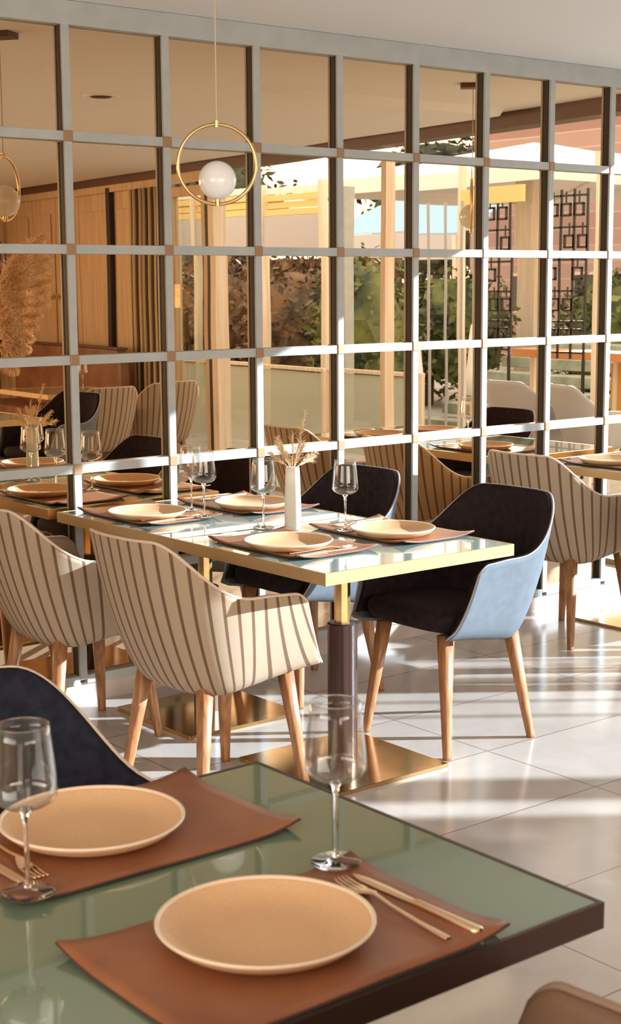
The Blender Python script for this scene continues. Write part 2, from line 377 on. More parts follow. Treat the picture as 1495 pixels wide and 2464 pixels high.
# ------------------------------------------------------------------ chair builder (faces local +x)
def upath(t, xf, wd, c, xb, p=.74):
    """U plan: t=-1 front right(-y) ... 0 back ... +1 front left"""
    a = abs(t); s = 1 if t >= 0 else -1; k = .62
    if a < k:
        ph = a/k*PI/2; cx, sy = math.cos(ph), math.sin(ph)
        return (c-(c-xb)*cx**p, s*wd*sy**p)
    f = (a-k)/(1-k); return (c+(xf-c)*f, s*wd)
def smooth(a, b, x):
    x = max(0, min(1, (x-a)/(b-a))); return x*x*(3-2*x)
def shell_pt(t, v, inset=0.0):
    zt = .862 - .185*smooth(.17, .62, abs(t)) - .006*smooth(.66, .9, abs(t)) - .030*max(0, (abs(t)-.88)/.12)**2.2
    zb = .380 + .045*smooth(.4, 1, abs(t))
    g = v**.62
    xf = .245+(.145-.245)*v**.65; wd = .220+.028*smooth(.5, 1, abs(t))*(1-v)+(.298-.220)*g - inset; c = -.02+(-.03+.02)*g; xb = -.19+(-.362+.19)*(v**.72) - .012*math.sin(PI*v) + inset
    x, y = upath(t, xf-inset*.3, wd, c, xb)
    return Vector((x, y, zb+(zt-zb)*v))
def make_chair(name, outer, inner, pipe, legm, pipe_r=.0045, striped=False):
    root = thing(name, '-', 'chair')
    NT, NV = 72, 16
    # outer shell with curled-under bottom
    P, UV = [], []
    us = [0]; pv = None; acc = 0
    arc = []
    for i in range(NT+1):
        q = shell_pt(-1+2*i/NT, .75)
        if pv is not None: acc += (Vector((q.x, q.y))-Vector((pv.x, pv.y))).length
        arc.append(acc); pv = q
    half = acc/2
    for v in [-2, -1]+[j/NV for j in range(NV+1)]:
        row, uvr = [], []
        for i in range(NT+1):
            t = -1+2*i/NT
            if v < 0:
                q = shell_pt(t, 0); f = .90 if v == -1 else .1
                q = Vector((.03+(q.x-.03)*f, q.y*f, q.z-(.012 if v == -1 else .016)))
            else: q = shell_pt(t, v)
            u = (arc[i]-half)/.048
            if striped:      # stripes of the back panel run straight down, side panels too
                vv = max(v, 0)
                u = (shell_pt(t, .9).y/.052*1.15 if abs(t) < .40 else u+(1 if t > 0 else -1)*.2) if False else u*(.93+.07*vv)
            row.append(q); uvr.append((u, max(v, 0)*8))
        P.append(row); UV.append(uvr)
    mb = MB(); mb.grid(P, UV)
    mb.build('outer_shell', outer, root, smooth=True, mods=[('SOLIDIFY', {'thickness': .010, 'offset': -1})])
    P = []
    for j in range(NV+1):
        row = []
        for i in range(NT+1):
            t = -1+2*i/NT; v = .06+.94*j/NV; q = shell_pt(t, v, .014+.016*math.sin(PI*min(1, v)) )
            row.append(q)
        P.append(row)
    mb = MB(); mb.grid(P); mb.build('inner_lining', inner, root, smooth=True, mods=[('SOLIDIFY', {'thickness': .016, 'offset': 0})])
    # seat cushion: rounded slab tapering to the back, front edge rolled
    P = []
    prof = [(.0, -.045, .0), (.80, -.045, 0), (.95, -.034, 0), (1.0, -.010, 0), (.99, .014, 0), (.93, .030, 0), (.6, .040, 0), (.0, .042, 0)]
    for f, dz, _ in prof:
        row = []
        for k in range(56):
            a = 2*PI*k/56; ca, sa = math.cos(a), math.sin(a); e = .55
            x = .02+.225*math.copysign(abs(ca)**e, ca)*f; y = .243*math.copysign(abs(sa)**e, sa)*f
            if x < .02: y *= 1-.22*(.02-x)/.225
            row.append((x, y, .462+dz+(-.01 if x < 0 else .012)*f*abs(ca)))
        P.append(row)
    mb = MB(); mb.grid(P, closed=True); bmesh.ops.remove_doubles(mb.bm, verts=mb.bm.verts[:], dist=1e-5)
    mb.build('seat', inner, root, smooth=True)
    # piping along the rim and both front edges
    pts = [shell_pt(-1, v/8, .004) for v in range(8)]+[shell_pt(-1+2*i/90, 1, .004) for i in range(91)]+[shell_pt(1, 1-v/8, .004) for v in range(1, 9)]
    MB().tube(pts, pipe_r, 8).build('piping', pipe, root, smooth=True)
    for sx_ in (1, -1):
        for sy_ in (1, -1):
            mb = MB(); top = Vector((.155*sx_+.01, .155*sy_, .415)); foot = Vector((.205*sx_, .212*sy_, 0)); n = 12; rings = []
            for q, z in ((0, 0), (.03, 0), (.5, 0), (1, 0)):
                c_ = foot.lerp(top, q); r = .0125+(.0235-.0125)*q
                ring = []
                for k in range(n):
                    a = 2*PI*k/n; ca, sa = math.cos(a), math.sin(a)
                    ring.append((c_.x+r*math.copysign(abs(ca)**.42, ca), c_.y+r*math.copysign(abs(sa)**.42, sa), c_.z))
                rings.append(ring)
            mb.grid(rings, closed=True); mb.bm.verts.ensure_lookup_table()
            mb._f([mb.bm.verts[k] for k in range(n)]); mb._f([mb.bm.verts[len(mb.bm.verts)-n+k] for k in range(n)])
            mb.build('leg', legm, root, smooth=True)
    return root
striped = make_chair('tub_armchair', M_stripe, M_beige, M_piping, M_wood, .005, True)
dark = make_chair('tub_armchair', M_blue, M_dark, M_greypipe, M_wood, .0032)
place(striped, (2.64, 3.83, 0), math.radians(2), 'cream and brown striped tub chair nearest the camera, tucked at the brass-edged table', 'striped chairs at the brass-edged table')
place(striped, (2.62, 4.65, 0), math.radians(-2), 'striped tub chair next to the mirror wall, cut off by the left edge', 'striped chairs at the brass-edged table')
place(striped, (5.12, 4.57, 0), 0, 'striped tub chair at the far right table behind the dark chair')
place(striped, (5.12, 3.76, 0), math.radians(3), 'striped tub chair seen only in the mirror beyond the vase of dried grass')
place(striped, (5.75, .10, 0), math.radians(-90), 'striped tub chair in the mirror reflection before the wooden doors')
place(striped, (6.42, -.05, 0), math.radians(-84), 'striped tub chair in the mirror reflection beside the glazed door')
place(dark, (3.63, 3.79, 0), math.radians(180), 'dark velvet tub chair with sunlit blue-grey back at the right end of table', 'dark chairs at the brass-edged table')
place(dark, (3.63, 4.60, 0), math.radians(180), 'dark velvet tub chair near the mirror, half hidden behind wine glass and tabletop', 'dark chairs at the brass-edged table')
place(dark, (6.14, 3.78, 0), math.radians(180), 'dark tub chair seen in the mirror behind the far right table')
place(dark, (5.0, .80, 0), math.radians(170), 'dark tub chair in mirror reflection behind the striped chairs')
navy = make_chair('tub_armchair', M_navy, M_navy, M_piping, M_wood)
place(navy, (1.165, 2.28, 0), math.radians(-90), 'navy velvet tub chair with cream piping behind the foreground table')
beige = make_chair('tub_armchair', M_beige, M_tan, M_beige, M_wood, .007)
beige.scale = (1, 1, 1.055)
place(beige, (1.085, 1.125, 0), math.radians(90), 'beige leather tub chair whose arm shows at the bottom right corner')

# ------------------------------------------------------------------ tables
def make_table(name, top, edge, lx, ly, pedestal=True):
    root = thing(name, '-', 'table')
    MB().box((0, 0, T-.009), (lx-.012, ly-.012, .016), bev=.001).build('glass_top', top, root)
    mb = MB(); hh = .038; th = .007
    for sx_ in (1, -1): mb.box((sx_*(lx/2-th/2), 0, T-hh/2), (th, ly, hh))
    for sy_ in (1, -1): mb.box((0, sy_*(ly/2-th/2), T-hh/2), (lx-2*th, th, hh))
    mb.box((0, 0, T-hh+.004), (lx-2*th, ly-2*th, .008))
    mb.build('edge_band', edge, root)
    MB().tube([(0, 0, .45), (0, 0, T-.03)], .027, 8).tube([(0, 0, T-.05), (0, 0, T-.03)], .11, 24).build('upper_post', M_brass, root)
    MB().lathe([(0, .012), (.05, .012), (.05, .485), (.046, .49), (0, .49)], 40).build('lower_column', M_brown, root, smooth=False)
    MB().box((0, 0, .007), (.50, .50, .012), bev=.001).build('base_plate', M_brasspol, root)
    return root
tb = make_table('pedestal_table', M_topsky, M_brassd, .79, .800)
place(tb, (3.125, 3.771, 0), 0, 'brass-edged glass table on the right, standing on the square gold base plate', 'pair of brass-edged tables pushed together')
place(tb, (3.125, 4.572, 0), 0, 'brass-edged glass table against the mirror wall, joined to its neighbour', 'pair of brass-edged tables pushed together')
place(tb, (5.63, 4.53, 0), 0, 'brass-edged table cut off by the right edge, beside the mirror wall')
place(tb, (5.63, 3.728, 0), 0, 'brass-edged table seen in the mirror, right of the dried grass')
place(tb, (6.05, -.75, 0), 0, 'brass-edged table seen in the mirror between the striped chairs and doors')
place(tb, (4.25, 1.05, 0), 0, 'brass-edged table at the left of the mirror reflection behind wine glasses')
t0 = make_table('pedestal_table', M_top, M_brassshade, 1.30, .800)
place(t0, (1.533-.65, 1.2855+.403, 0), 0, 'foreground green glass table with brass edge coloured dark for shade holding two place settings')

# ------------------------------------------------------------------ place settings
def make_mat():
    n, m_ = 24, 18; L, Wd = .487, .322; P = []
    for j in range(m_+1):
        row = []
        for i in range(n+1):
            u, v = i/n*2-1, j/m_*2-1; lift = .012*(max(0, abs(u)-.6)/.4)**2*(max(0, abs(v)-.45)/.55)**1.5
            row.append((u*L/2, v*Wd/2, .0042+lift+.0006*math.sin(u*4+v*3)))
        P.append(row)
    mb = MB(); mb.grid(P); root = thing('placemat', '-', 'placemat')
    mb.build('leather_sheet', M_leather, root, smooth=True, mods=[('SOLIDIFY', {'thickness': .0026, 'offset': -1})])
    E = [P[0][i] for i in range(n+1)]+[P[j][n] for j in range(1, m_+1)]+[P[m_][i] for i in range(n-1, -1, -1)]+[P[j][0] for j in range(m_-1, -1, -1)]
    MB().tube([(x, y, z-.0013) for x, y, z in E], .0017, 6).build('edge_binding', M_leatherb, root, smooth=True)
    return root
def make_plate():
    root = thing('dinner_plate', '-', 'plate')
    MB().lathe([(0, .0035), (.070, .0038), (.090, .0052), (.107, .0088), (.121, .0145), (.132, .0210), (.1395, .0265), (.1412, .0268), (.1422, .0258), (.1405, .0225), (.126, .0100), (.106, .0015), (.08, 0), (0, 0)], 72).build('plate_body', M_plate, root, smooth=True)
    MB().lathe([(.1370, .0248), (.1385, .0272), (.1410, .0284), (.1430, .0272), (.1430, .0250), (.1400, .0222)], 72).build('rim', M_rim, root, smooth=True)
    return root
def make_glass(sq=False):
    root = thing('wine_glass', '-', 'glass')
    MB().lathe([(0, .0005), (.036, .0005), (.0375, .0015), (.036, .0028), (.015, .0048), (.006, .008), (0, .008)], 48).build('foot', M_stem, root, smooth=True)
    MB().lathe([(0, .007), (.0052, .008), (.0036, .016), (.0034, .06), (.0036, .1), (.006, .115), (.0105, .1215), (0, .1225)], 20).build('stem', M_stem, root, smooth=True)
    pr = [(.0, .1205), (.012, .1215), (.030, .1270), (.0405, .1340), (.0450, .1410), (.0455, .1500), (.0440, .170), (.0415, .195), (.0385, .222), (.0365, .240)]
    inn = [(max(0, r-.0011), z+.0004 if r < .04 else z) for r, z in reversed(pr)]
    MB().lathe(pr+inn, 56).build('bowl', M_bowl, root, smooth=True)
    MB().tube([(.0359*math.cos(a*2*PI/48), .0359*math.sin(a*2*PI/48), .240) for a in range(49)], .0008, 6, cap=False).build('rim', M_stem, root, smooth=True)
    return root
def make_knife():
    mb = MB(); out = [(-.127, .004), (-.125, .0085), (-.118, .0100), (-.06, .0078), (-.005, .0065), (.0, .0075), (.06, .0095), (.10, .0088), (.118, .005), (.125, 0)]
    P = []
    for x, hw in out:
        th = .0048 if x < 0 else .0013; P.append([(x, hw*math.cos(a*PI/4), .0045+th*math.sin(a*PI/4)) for a in range(8)])
    mb.grid(P, closed=True); return mb.build('knife', M_gold, smooth=True)
def make_fork():
    mb = MB(); out = [(-.120, .0045), (-.115, .0062), (-.06, .0045), (0, .0033), (.035, .0036), (.045, .0085), (.062, .0125), (.072, .013)]; P = []
    for x, hw in out:
        zz = .005+(.006*smooth(-.02, .03, x)-.006*smooth(.04, .07, x)); P.append([(x, hw*math.cos(a*PI/4), zz+.0017*math.sin(a*PI/4)) for a in range(8)])
    mb.grid(P, closed=True)
    for y in (-.0108, -.0036, .0036, .0108): mb.tube([(.070, y, .005), (.09, y, .0042), (.11, y*.92, .0055), (.119, y*.88, .008)], [.0021, .0019, .0016, .0009], 6)
    return mb.build('fork', M_gold, smooth=True)
P_mat, P_plate, P_glass, P_knife, P_fork = make_mat(), make_plate(), make_glass(), make_knife(), make_fork()
tag(P_knife, '-', 'knife'); tag(P_fork, '-', 'fork')
GM, GP, GG, GK, GF = 'leather placemats', 'sand stoneware plates', 'stemmed wine glasses', 'gold knives', 'gold forks'
def setting(mc_, face, plate, desc, tag_g, cutl=True):
    """mc_ mat centre, face = angle the diner looks"""
    x, y = mc_; f = Vector((math.cos(face), math.sin(face))); r = Vector((f.y, -f.x))
    place(P_mat, (x, y, T), face+PI/2, 'tan leather placemat '+desc, GM+tag_g)
    place(P_plate, (plate[0], plate[1], T+.0048), 0, 'sand-coloured round plate '+desc, GP+tag_g)
    if cutl:
        k = Vector((x, y))+r*.205-f*.018; place(P_knife, (k.x, k.y, T+.005), face+math.radians(1), 'gold knife '+desc, GK+tag_g)
        k = Vector((x, y))+r*.168-f*.015; place(P_fork, (k.x, k.y, T+.005), face-math.radians(4), 'gold fork '+desc, GF+tag_g)
D = math.radians
setting((1.112, 1.458), D(90), (1.098, 1.482), 'in the foreground nearest the camera', '')
setting((1.140, 1.935), D(-90), (1.118, 1.955), 'on the foreground table in front of the navy chair', '')
setting((2.955, 3.822), D(0), (2.905, 3.775), 'in front of the nearest striped chair', '')
setting((3.375, 3.815), D(180), (3.325, 3.745), 'in front of the dark chair at the right end', '')
setting((2.955, 4.685), D(0), (2.905, 4.615), 'by the mirror on the striped chair side', '')
setting((3.375, 4.645), D(180), (3.335, 4.555), 'by the mirror on the dark chair side', '')
setting((5.47, 4.56), D(0), (5.43, 4.60), 'on the table cut off by the right edge', '')
setting((5.47, 3.74), D(0), (5.43, 3.79), 'on the reflected table right of the dried grass', '')
setting((5.83, 3.76), D(180), (5.83, 3.78), 'in front of the reflected dark chair', '')
setting((4.12, .92), D(0), (4.12, .92), 'on the table at the left of the reflection', '')
for x, y, l in ((1.323, 1.613, 'clear wine glass standing at the far corner of the nearest placemat'),
                (.923, 1.796, 'clear wine glass at the left edge beside the navy chair setting'),
                (3.095, 4.163, 'clear wine glass just left of the white vase'),
                (3.250, 3.905, 'clear wine glass right of the white vase before the dark chair'),
                (3.050, 4.462, 'clear wine glass on the mirror end of the table, the nearer of two'),
                (3.115, 4.640, 'clear wine glass on the mirror end of the table, the farther of two'),
                (5.60, 4.30, 'wine glass on the far right table seen in reflection'),
                (4.25, 1.2, 'wine glass on the reflected table at the left, nearer the vase'),
                (4.45, .80, 'wine glass on the reflected table at the left, nearer the doors'),
                (6.0, -.6, 'wine glass on the reflected table before the doors, left one'),
                (6.2, -.8, 'wine glass on the reflected table before the doors, right one')):
    place(P_glass, (x, y, T+{1.323: .0105, .923: .0105, 3.25: .0085, 3.05: .0095, 3.115: .0085}.get(x, .0015)), random.random()*3, l, GG)
# vase with dried grass
vs = thing('bud_vase', 'white square ceramic vase of dried grass in the middle of the table', 'vase', (3.152, 4.070, T+.001), D(35))
P = []
for z, r in ((0, .0), (0, .022), (.004, .0255), (.08, .026), (.16, .0235), (.214, .0215), (.218, .0195), (.212, .0175), (.05, .0175), (.05, 0)):
    P.append([(math.copysign(abs(math.cos(a))**.45, math.cos(a))*r, math.copysign(abs(math.sin(a))**.45, math.sin(a))*r, z) for a in [2*PI*k/32 for k in range(32)]])
mb = MB(); mb.grid(P, closed=True); bmesh.ops.remove_doubles(mb.bm, verts=mb.bm.verts[:], dist=1e-6); mb.build('vase_body', M_ceramic, vs, smooth=True)
random.seed(11)
def plume(mb, base, tip, n, sp, r=.0007, ln=.05):
    base, tip = Vector(base), Vector(tip); ax = (tip-base)
    for k in range(n):
        f = random.random()**.8; p = base+ax*f; dr = (ax.normalized()*.8+Vector((random.gauss(0, 1), random.gauss(0, 1), random.gauss(0, .6)))*sp).normalized()
        q = p+dr*ln*(1.1-.6*f); mid = (p+q)/2+Vector((0, 0, ln*.12))
        mb.tube([p, mid, q], [r, r*.8, r*.3], 4, cap=False)
for k, (dx, dy, hz, pl) in enumerate(((.055, -.03, .40, 1), (-.05, .04, .30, 1), (.085, .0, .285, 1), (-.025, -.05, .30, 1), (.02, .06, .31, 1), (.06, -.06, .255, 1), (-.075, .0, .27, 1), (.0, .0, .33, 0), (.10, -.05, .24, 1), (-.03, .07, .26, 1))):
    mb = MB(); a = Vector((0, 0, .06)); tip = Vector((dx, dy, hz)); m1 = Vector((dx*.12, dy*.12, .21))
    mb.tube([a, m1, m1.lerp(tip, .5)+Vector((0, 0, .008)), tip], [.0012, .0012, .001, .0006], 6)
    plume(mb, m1.lerp(tip, .25), tip, 60 if pl else 25, .42, .0008, .04)
    mb.build('dried_stem', M_dry, vs, smooth=True)

# ------------------------------------------------------------------ pendants
def make_pendant():
    root = thing('pendant_lamp', '-', 'lamp'); RR = .131
    MB().tube([(RR*math.cos(a*2*PI/64), 0, RR*math.sin(a*2*PI/64)) for a in range(65)], .0062, 12, cap=False).build('ring', M_brass, root, smooth=True)
    MB().lathe([(.064*math.sin(PI*k/24), -.064*math.cos(PI*k/24)) for k in range(25)], 40, (0, 0, -.052)).build('globe', M_bulb, root, smooth=True)
    MB().tube([(0, 0, -.137), (0, 0, -.108)], [.009, .012], 16).build('fitting', M_brass, root, smooth=False)
    MB().tube([(0, 0, RR-.01), (0, 0, RR+.012)], .009, 16).build('fitting', M_brass, root, smooth=False)
    MB().tube([(0, 0, RR+.01), (0, 0, CEIL-1.9975-.02)], .0021, 8).build('cable', M_piping, root)
    MB().box((0, 0, CEIL-1.9975-.0125), (.09, .13, .024), bev=.002).build('canopy', M_wooddark, root)
    return root
PP = make_pendant()
place(PP, (2.974, 4.24, 1.9975), -D(35), 'brass ring pendant lamp with white globe hanging over the middle table')
place(PP, (5.67, 4.24, 1.9975), -D(47), 'ring pendant lamp seen edge-on in the mirror before the terrace')
sp = thing('ceiling_speaker', 'small round speaker flush in the ceiling, seen in the mirror', 'speaker', (4.37, 2.69, CEIL))
MB().lathe([(0, -.006), (.075, -.006), (.09, -.010), (.10, -.004), (.10, 0)], 40).build('grille_ring', M_ceiling, sp, smooth=True)
MB().lathe([(0, -.012), (.05, -.011), (.062, -.0062)], 32).build('grille', M_brown, sp, smooth=True)

# ------------------------------------------------------------------ hoop with pampas (seen in the mirror, left)
hp = thing('pampas_hoop_stand', 'standing double hoop with a plume of pampas grass, left in the mirror', 'decoration', (4.76, .36, 0))
for r_, zz in ((.29, 1.76), (.235, 1.77)):
    MB().tube([(r_*math.cos(a*2*PI/64)*.9, -r_*math.cos(a*2*PI/64)*.45, zz+r_*math.sin(a*2*PI/64)) for a in range(65)], .011, 10, cap=False).build('hoop', M_wooddark, hp, smooth=True)
MB().tube([(0, 0, .02), (0, 0, 1.48)], .012, 12).build('stand_pole', M_black, hp)
MB().lathe([(0, 0), (.17, 0), (.17, .012), (.02, .02), (0, .02)], 32).build('stand_base', M_black, hp)
random.seed(5)
for k in range(13):
    mb = MB(); a = -2.0+k*.20
    b = Vector((.10+.03*random.random(), .02, 1.10+.045*k)); tip = b+Vector((.06+.22*abs(math.cos(a*.7)), .22*abs(math.cos(a*.7)), -.10+.032*k))
    mid = b.lerp(tip, .5)+Vector((0, 0, .03)); mb.tube([b, mid, tip], .002, 5); plume(mb, b, mid, 150, .6, .0028, .10); plume(mb, mid, tip, 190, .6, .0028, .095)
    mb.build('pampas_plume', M_pampas, hp, smooth=True)

# ------------------------------------------------------------------ banquette under the wooden doors
bq = thing('banquette', 'brown leather bench with tall back in front of the wooden doors, in mirror', 'bench', (0, 0, 0))
bq.location = (7.05, -2.75, 0)
MB().box((.13, 0, .56), (.10, 2.5, .92), bev=.02).build('backrest', M_banq, bq, rot=(0, 0, math.atan2(.115, 1)))
MB().box((-.12, 0, .33), (.46, 2.5, .24), bev=.03).build('seat', M_banq, bq, rot=(0, 0, math.atan2(.115, 1)))
MB().box((-.08, 0, .11), (.40, 2.4, .2), bev=.003).build('plinth', M_wooddark, bq, rot=(0, 0, math.atan2(.115, 1)))
MB().box((.13, 0, 1.03), (.11, 2.52, .02), bev=.003).build('cap_rail', M_wooddark, bq, rot=(0, 0, math.atan2(.115, 1)))

# ------------------------------------------------------------------ terrace outside (seen through the facade, in the mirror)
g = MB().extrude_poly([(fx(6)+.2, 12), (60, 12), (60, -60), (fx(Y_REAR)+.2, -60)], -.25, -.03).build('ground', M_deck); struct(g)

def balustrade(y0, y1, X, lab):
    r = thing('glass_balustrade', lab, 'railing', (X, (y0+y1)/2, 0)); L = y1-y0
    MB().box((0, 0, .40), (.012, L-.04, .74)).build('glass_panel', M_frost, r)
    MB().box((0, 0, .80), (.05, L, .035), bev=.004).build('top_rail', M_cream, r)
    for s in (-1, 1): MB().box((0, s*(L/2-.02), .385), (.04, .04, .80)).build('post', M_cream, r)
balustrade(-3.9, -1.10, 9.0, 'glass balustrade before the autumn bush, left in the mirror')
balustrade(-1.05, .25, 9.0, 'glass balustrade on the terrace left of the slim post, in the mirror')

# stepped planter
st = thing('stone_terrace_steps', 'stack of pale stone garden steps behind the glass balustrade', 'steps', (11.6, .55, -.03))
for k in range(6): MB().box((.33*k, 0, .08+.16*k), (.4, 5.9, .12), bev=.01).build('step', M_steps, st)

def leafmass(mb, c, rad, n, size, flat=1.0):
    for k in range(n):
        d_ = Vector((random.gauss(0, 1), random.gauss(0, 1), random.gauss(0, 1))).normalized(); f = .55+.5*random.random()
        p = Vector(c)+Vector((d_.x*rad[0], d_.y*rad[1], d_.z*rad[2]))*f
        a = Vector((random.gauss(0, 1), random.gauss(0, 1), random.gauss(0, .7))).normalized(); b = a.cross(d_+Vector((.01, .02, .03))).normalized(); s_ = size*(.6+.8*random.random())
        v = [mb.bm.verts.new(p+a*s_), mb.bm.verts.new(p+b*s_*.5+d_*s_*.15), mb.bm.verts.new(p-a*s_), mb.bm.verts.new(p-b*s_*.5)]
        mb._f(v)
def core(mb, c, rad):
    r = bmesh.ops.create_icosphere(mb.bm, subdivisions=2, radius=1)
    for v in r['verts']:
        q = 1+.12*math.sin(v.co.x*7+v.co.y*5)+.1*math.sin(v.co.z*9); v.co = Vector(c)+Vector((v.co.x*rad[0]*.72*q, v.co.y*rad[1]*.72*q, v.co.z*rad[2]*.72*q))
def tree(name, loc, h, rad, m, lab, cat='tree', grp=None, n=1500, size=.07, lobes=5):
    r = thing(name, lab, cat, loc, 0, grp)
    mb = MB()
    for k in range(lobes):
        c = (random.uniform(-.4, .4)*rad[0], random.uniform(-.5, .5)*rad[1], h-rad[2]+random.uniform(-.3, .3)*rad[2]); rr_ = [q*random.uniform(.6, .85) for q in rad]
        core(mb, c, rr_); leafmass(mb, c, rr_, n//lobes, size)
    mb.build('foliage', m, r, norm=False)
    mb = MB(); mb.tube([(0, 0, -.03), (.03, .02, h*.3), (0, .05, h-rad[2])], [.09, .07, .05], 8)
    for a in range(4): mb.tube([(0, .02, h*.3), (.3*rad[0]*math.cos(a*1.7), .3*rad[1]*math.sin(a*1.7), h-rad[2]*.8)], [.04, .02], 6)
    mb.build('trunk', M_bark, r, smooth=True)
random.seed(21)
for k, (y, m, l) in enumerate(((-6.4, M_leafd, 'brown autumn bush nearest the wooden doors, in mirror'), (-4.95, M_leafd, 'brown autumn bush next to the white facade post, in mirror'), (-3.45, M_leafd, 'autumn-coloured bush behind the ring lamp post, in mirror'), (-2.2, M_leafg, 'olive green bush in mirror left of the grey post'))):
    tree('garden_bush', (10.6, y, 0), 1.95, (.72, .66, .95), m, l, 'bush', 'bushes beyond the terrace', 2600, .05, 6)
for k, (x, y, h, m, l) in enumerate(((13.9, -5.0, 1.95, M_leafg, 'green tree behind the closed white umbrella, in mirror'), (13.8, -7.8, 1.95, M_leafg, 'green tree behind the grey post, in mirror'), (14.9, -2.6, 1.95, M_leafg, 'olive tree left of the slim terrace post, in mirror'))):
    tree('garden_tree', (x, y, 0), h, (1.0, 1.1, .95), m, l, 'tree', 'green trees beyond the terrace', 3600, .07, 6)
for k, (x, y, h, l) in enumerate(((23.2, -23.0, 5.4, 'dark tall tree farthest left above the awning, in mirror'), (29.5, -19.5, 6.1, 'dark tall tree above the blue awning, in mirror'), (25.6, -16.9, 5.5, 'dark tall tree behind the slim post, in mirror'), (28, -13.0, 6.2, 'dark tall tree behind the parasol, in mirror'))):
    tree('tall_tree', (x, y, 0), h, (1.7, 2.5, 2.2), M_leafdark, l, 'tree', 'dark trees on the skyline', 3000, .14, 6)

# boarded fence with cloth band beyond the terrace: keeps the low sun off the near floor
fn = thing('board_screen', 'pale boarded garden screen with cloth band above the autumn bushes', 'fence', (9.55, -4.02, 0))
MB().box((0, 0, 2.12), (.04, 4.54, .36)).build('cloth_band', M_greycanvas, fn)
for k in range(4): MB().box((.02*(k % 2), 0, 2.335+.075*k), (.03, 4.54, .066), bev=.004).build('board', M_canvasy if k < 3 else M_canvas, fn)
for yy in (-2.25, -1.1, 0, 1.25, 2.25): MB().box((.0, yy, 1.30), (.07, .07, 2.66)).build('post', M_cream, fn)
hd = thing('clipped_hedge', 'dense clipped hedge filling the space under the boarded screen', 'hedge', (11.9, -6.2, 0))
mb = MB(); mb.box((0, 0, .95), (.5, 5.4, 1.9))
for k in range(5000):
    p = Vector((-.25-.06*random.random(), random.uniform(-2.7, 2.7), random.uniform(0, 1.95))); a = Vector((random.gauss(0, .4), random.gauss(0, 1), random.gauss(0, 1))).normalized()*.05; b = Vector((random.gauss(0, .5), random.gauss(0, 1), random.gauss(0, 1))).normalized()*.025
    mb._f([mb.bm.verts.new(p+a), mb.bm.verts.new(p+b), mb.bm.verts.new(p-a), mb.bm.verts.new(p-b)])
mb.build('foliage', M_leafd, hd, norm=False)
tag(box('terrace_post', (9.4, -1.30, 1.24), (.12, .19, 2.54), M_frame, bev=.006), 'broad grey terrace post beside the end of the boarded screen', 'post')
tag(box('terrace_post', (9.4, .33, 1.30), (.05, .055, 2.64), M_cream, bev=.004), 'slim cream terrace post left of the edge-on ring lamp', 'post')
tag(box('terrace_post', (9.4, 1.90, 1.30), (.07, .07, 2.64), M_cream, bev=.004), 'cream terrace post right of the second metal screen', 'post')

# sloping awning with ribs, its blue standing for sky-lit shade
aw = thing('lean_to_awning', 'sloping canvas awning with white ribs, coloured blue for sky-lit shade, mid mirror', 'awning', (18.7, -11.6, 0))
def slope(mb, y0, y1, x0, z0, x1, z1, th=.02):
    v = [mb.bm.verts.new(p) for p in ((x0, y0, z0), (x0, y1, z0), (x1, y1, z1), (x1, y0, z1), (x0, y0, z0+th), (x0, y1, z0+th), (x1, y1, z1+th), (x1, y0, z1+th))]
    for f in ((0, 1, 2, 3), (7, 6, 5, 4), (0, 4, 5, 1), (1, 5, 6, 2), (2, 6, 7, 3), (3, 7, 4, 0)): mb._f([v[q] for q in f])
mb = MB(); slope(mb, -1.98, 1.98, .3, 2.50, 2.8, 3.50); mb.build('canopy', M_canvassky, aw)
mb = MB()
for k in range(5): slope(mb, -1.98, 1.98, .5+.48*k, 2.545+.192*k, .62+.48*k, 2.593+.192*k, .035)
mb.build('rib', M_canvas, aw)
MB().box((.3, 0, 2.26), (.02, 3.96, .47)).build('valance', M_greycanvas, aw)
for yy in (-1.9, .2, 1.9): MB().box((.3, yy, 1.22), (.09, .09, 2.5)).build('post', M_cream, aw)

# big square parasol
pr_ = thing('square_parasol', 'large white square parasol on a wide cream mast, right in mirror', 'parasol', (16.0, -5.05, 0))
mb = MB(); hs = 2.3; ze = 3.02; za = 3.56
vv = [mb.bm.verts.new((sx_*hs, sy_*hs, ze)) for sx_, sy_ in ((-1, -1), (1, -1), (1, 1), (-1, 1))]; ap = mb.bm.verts.new((0, 0, za))
for k in range(4): mb._f((vv[k], vv[(k+1) % 4], ap))
mb.build('canopy', M_canvas, pr_, mods=[('SOLIDIFY', {'thickness': .012})])
for sx_, sy_, lx, ly in ((-1, 0, .012, 2*hs), (1, 0, .012, 2*hs), (0, -1, 2*hs, .012), (0, 1, 2*hs, .012)):
    MB().box((sx_*hs, sy_*hs, ze-.1), (lx, ly, .2)).build('valance', M_canvas, pr_)
for sx_, sy_ in ((-1, -1), (1, -1), (1, 1), (-1, 1)):
    MB().tube([(0, 0, za-.06), (sx_*hs*.98, sy_*hs*.98, ze-.03)], .02, 8).build('rib', M_cream, pr_)
    MB().tube([(0, 0, ze-.45), (sx_*hs*.45, sy_*hs*.45, ze+.36)], .018, 8).build('strut', M_cream, pr_)
MB().box((0, 0, 1.75), (.32, .32, 3.56), bev=.015).build('mast', M_cream, pr_)
MB().box((0, 0, .05), (1.0, 1.0, .12), bev=.01).build('base', M_deck, pr_)
tag(MB().box((0, 0, 0), (.03, .75, .14)).build('hanging_cloth', M_canvasy, loc=(9.3, .80, 2.33), norm=True), 'mustard cloth strip hung above the first metal screen', 'cloth')

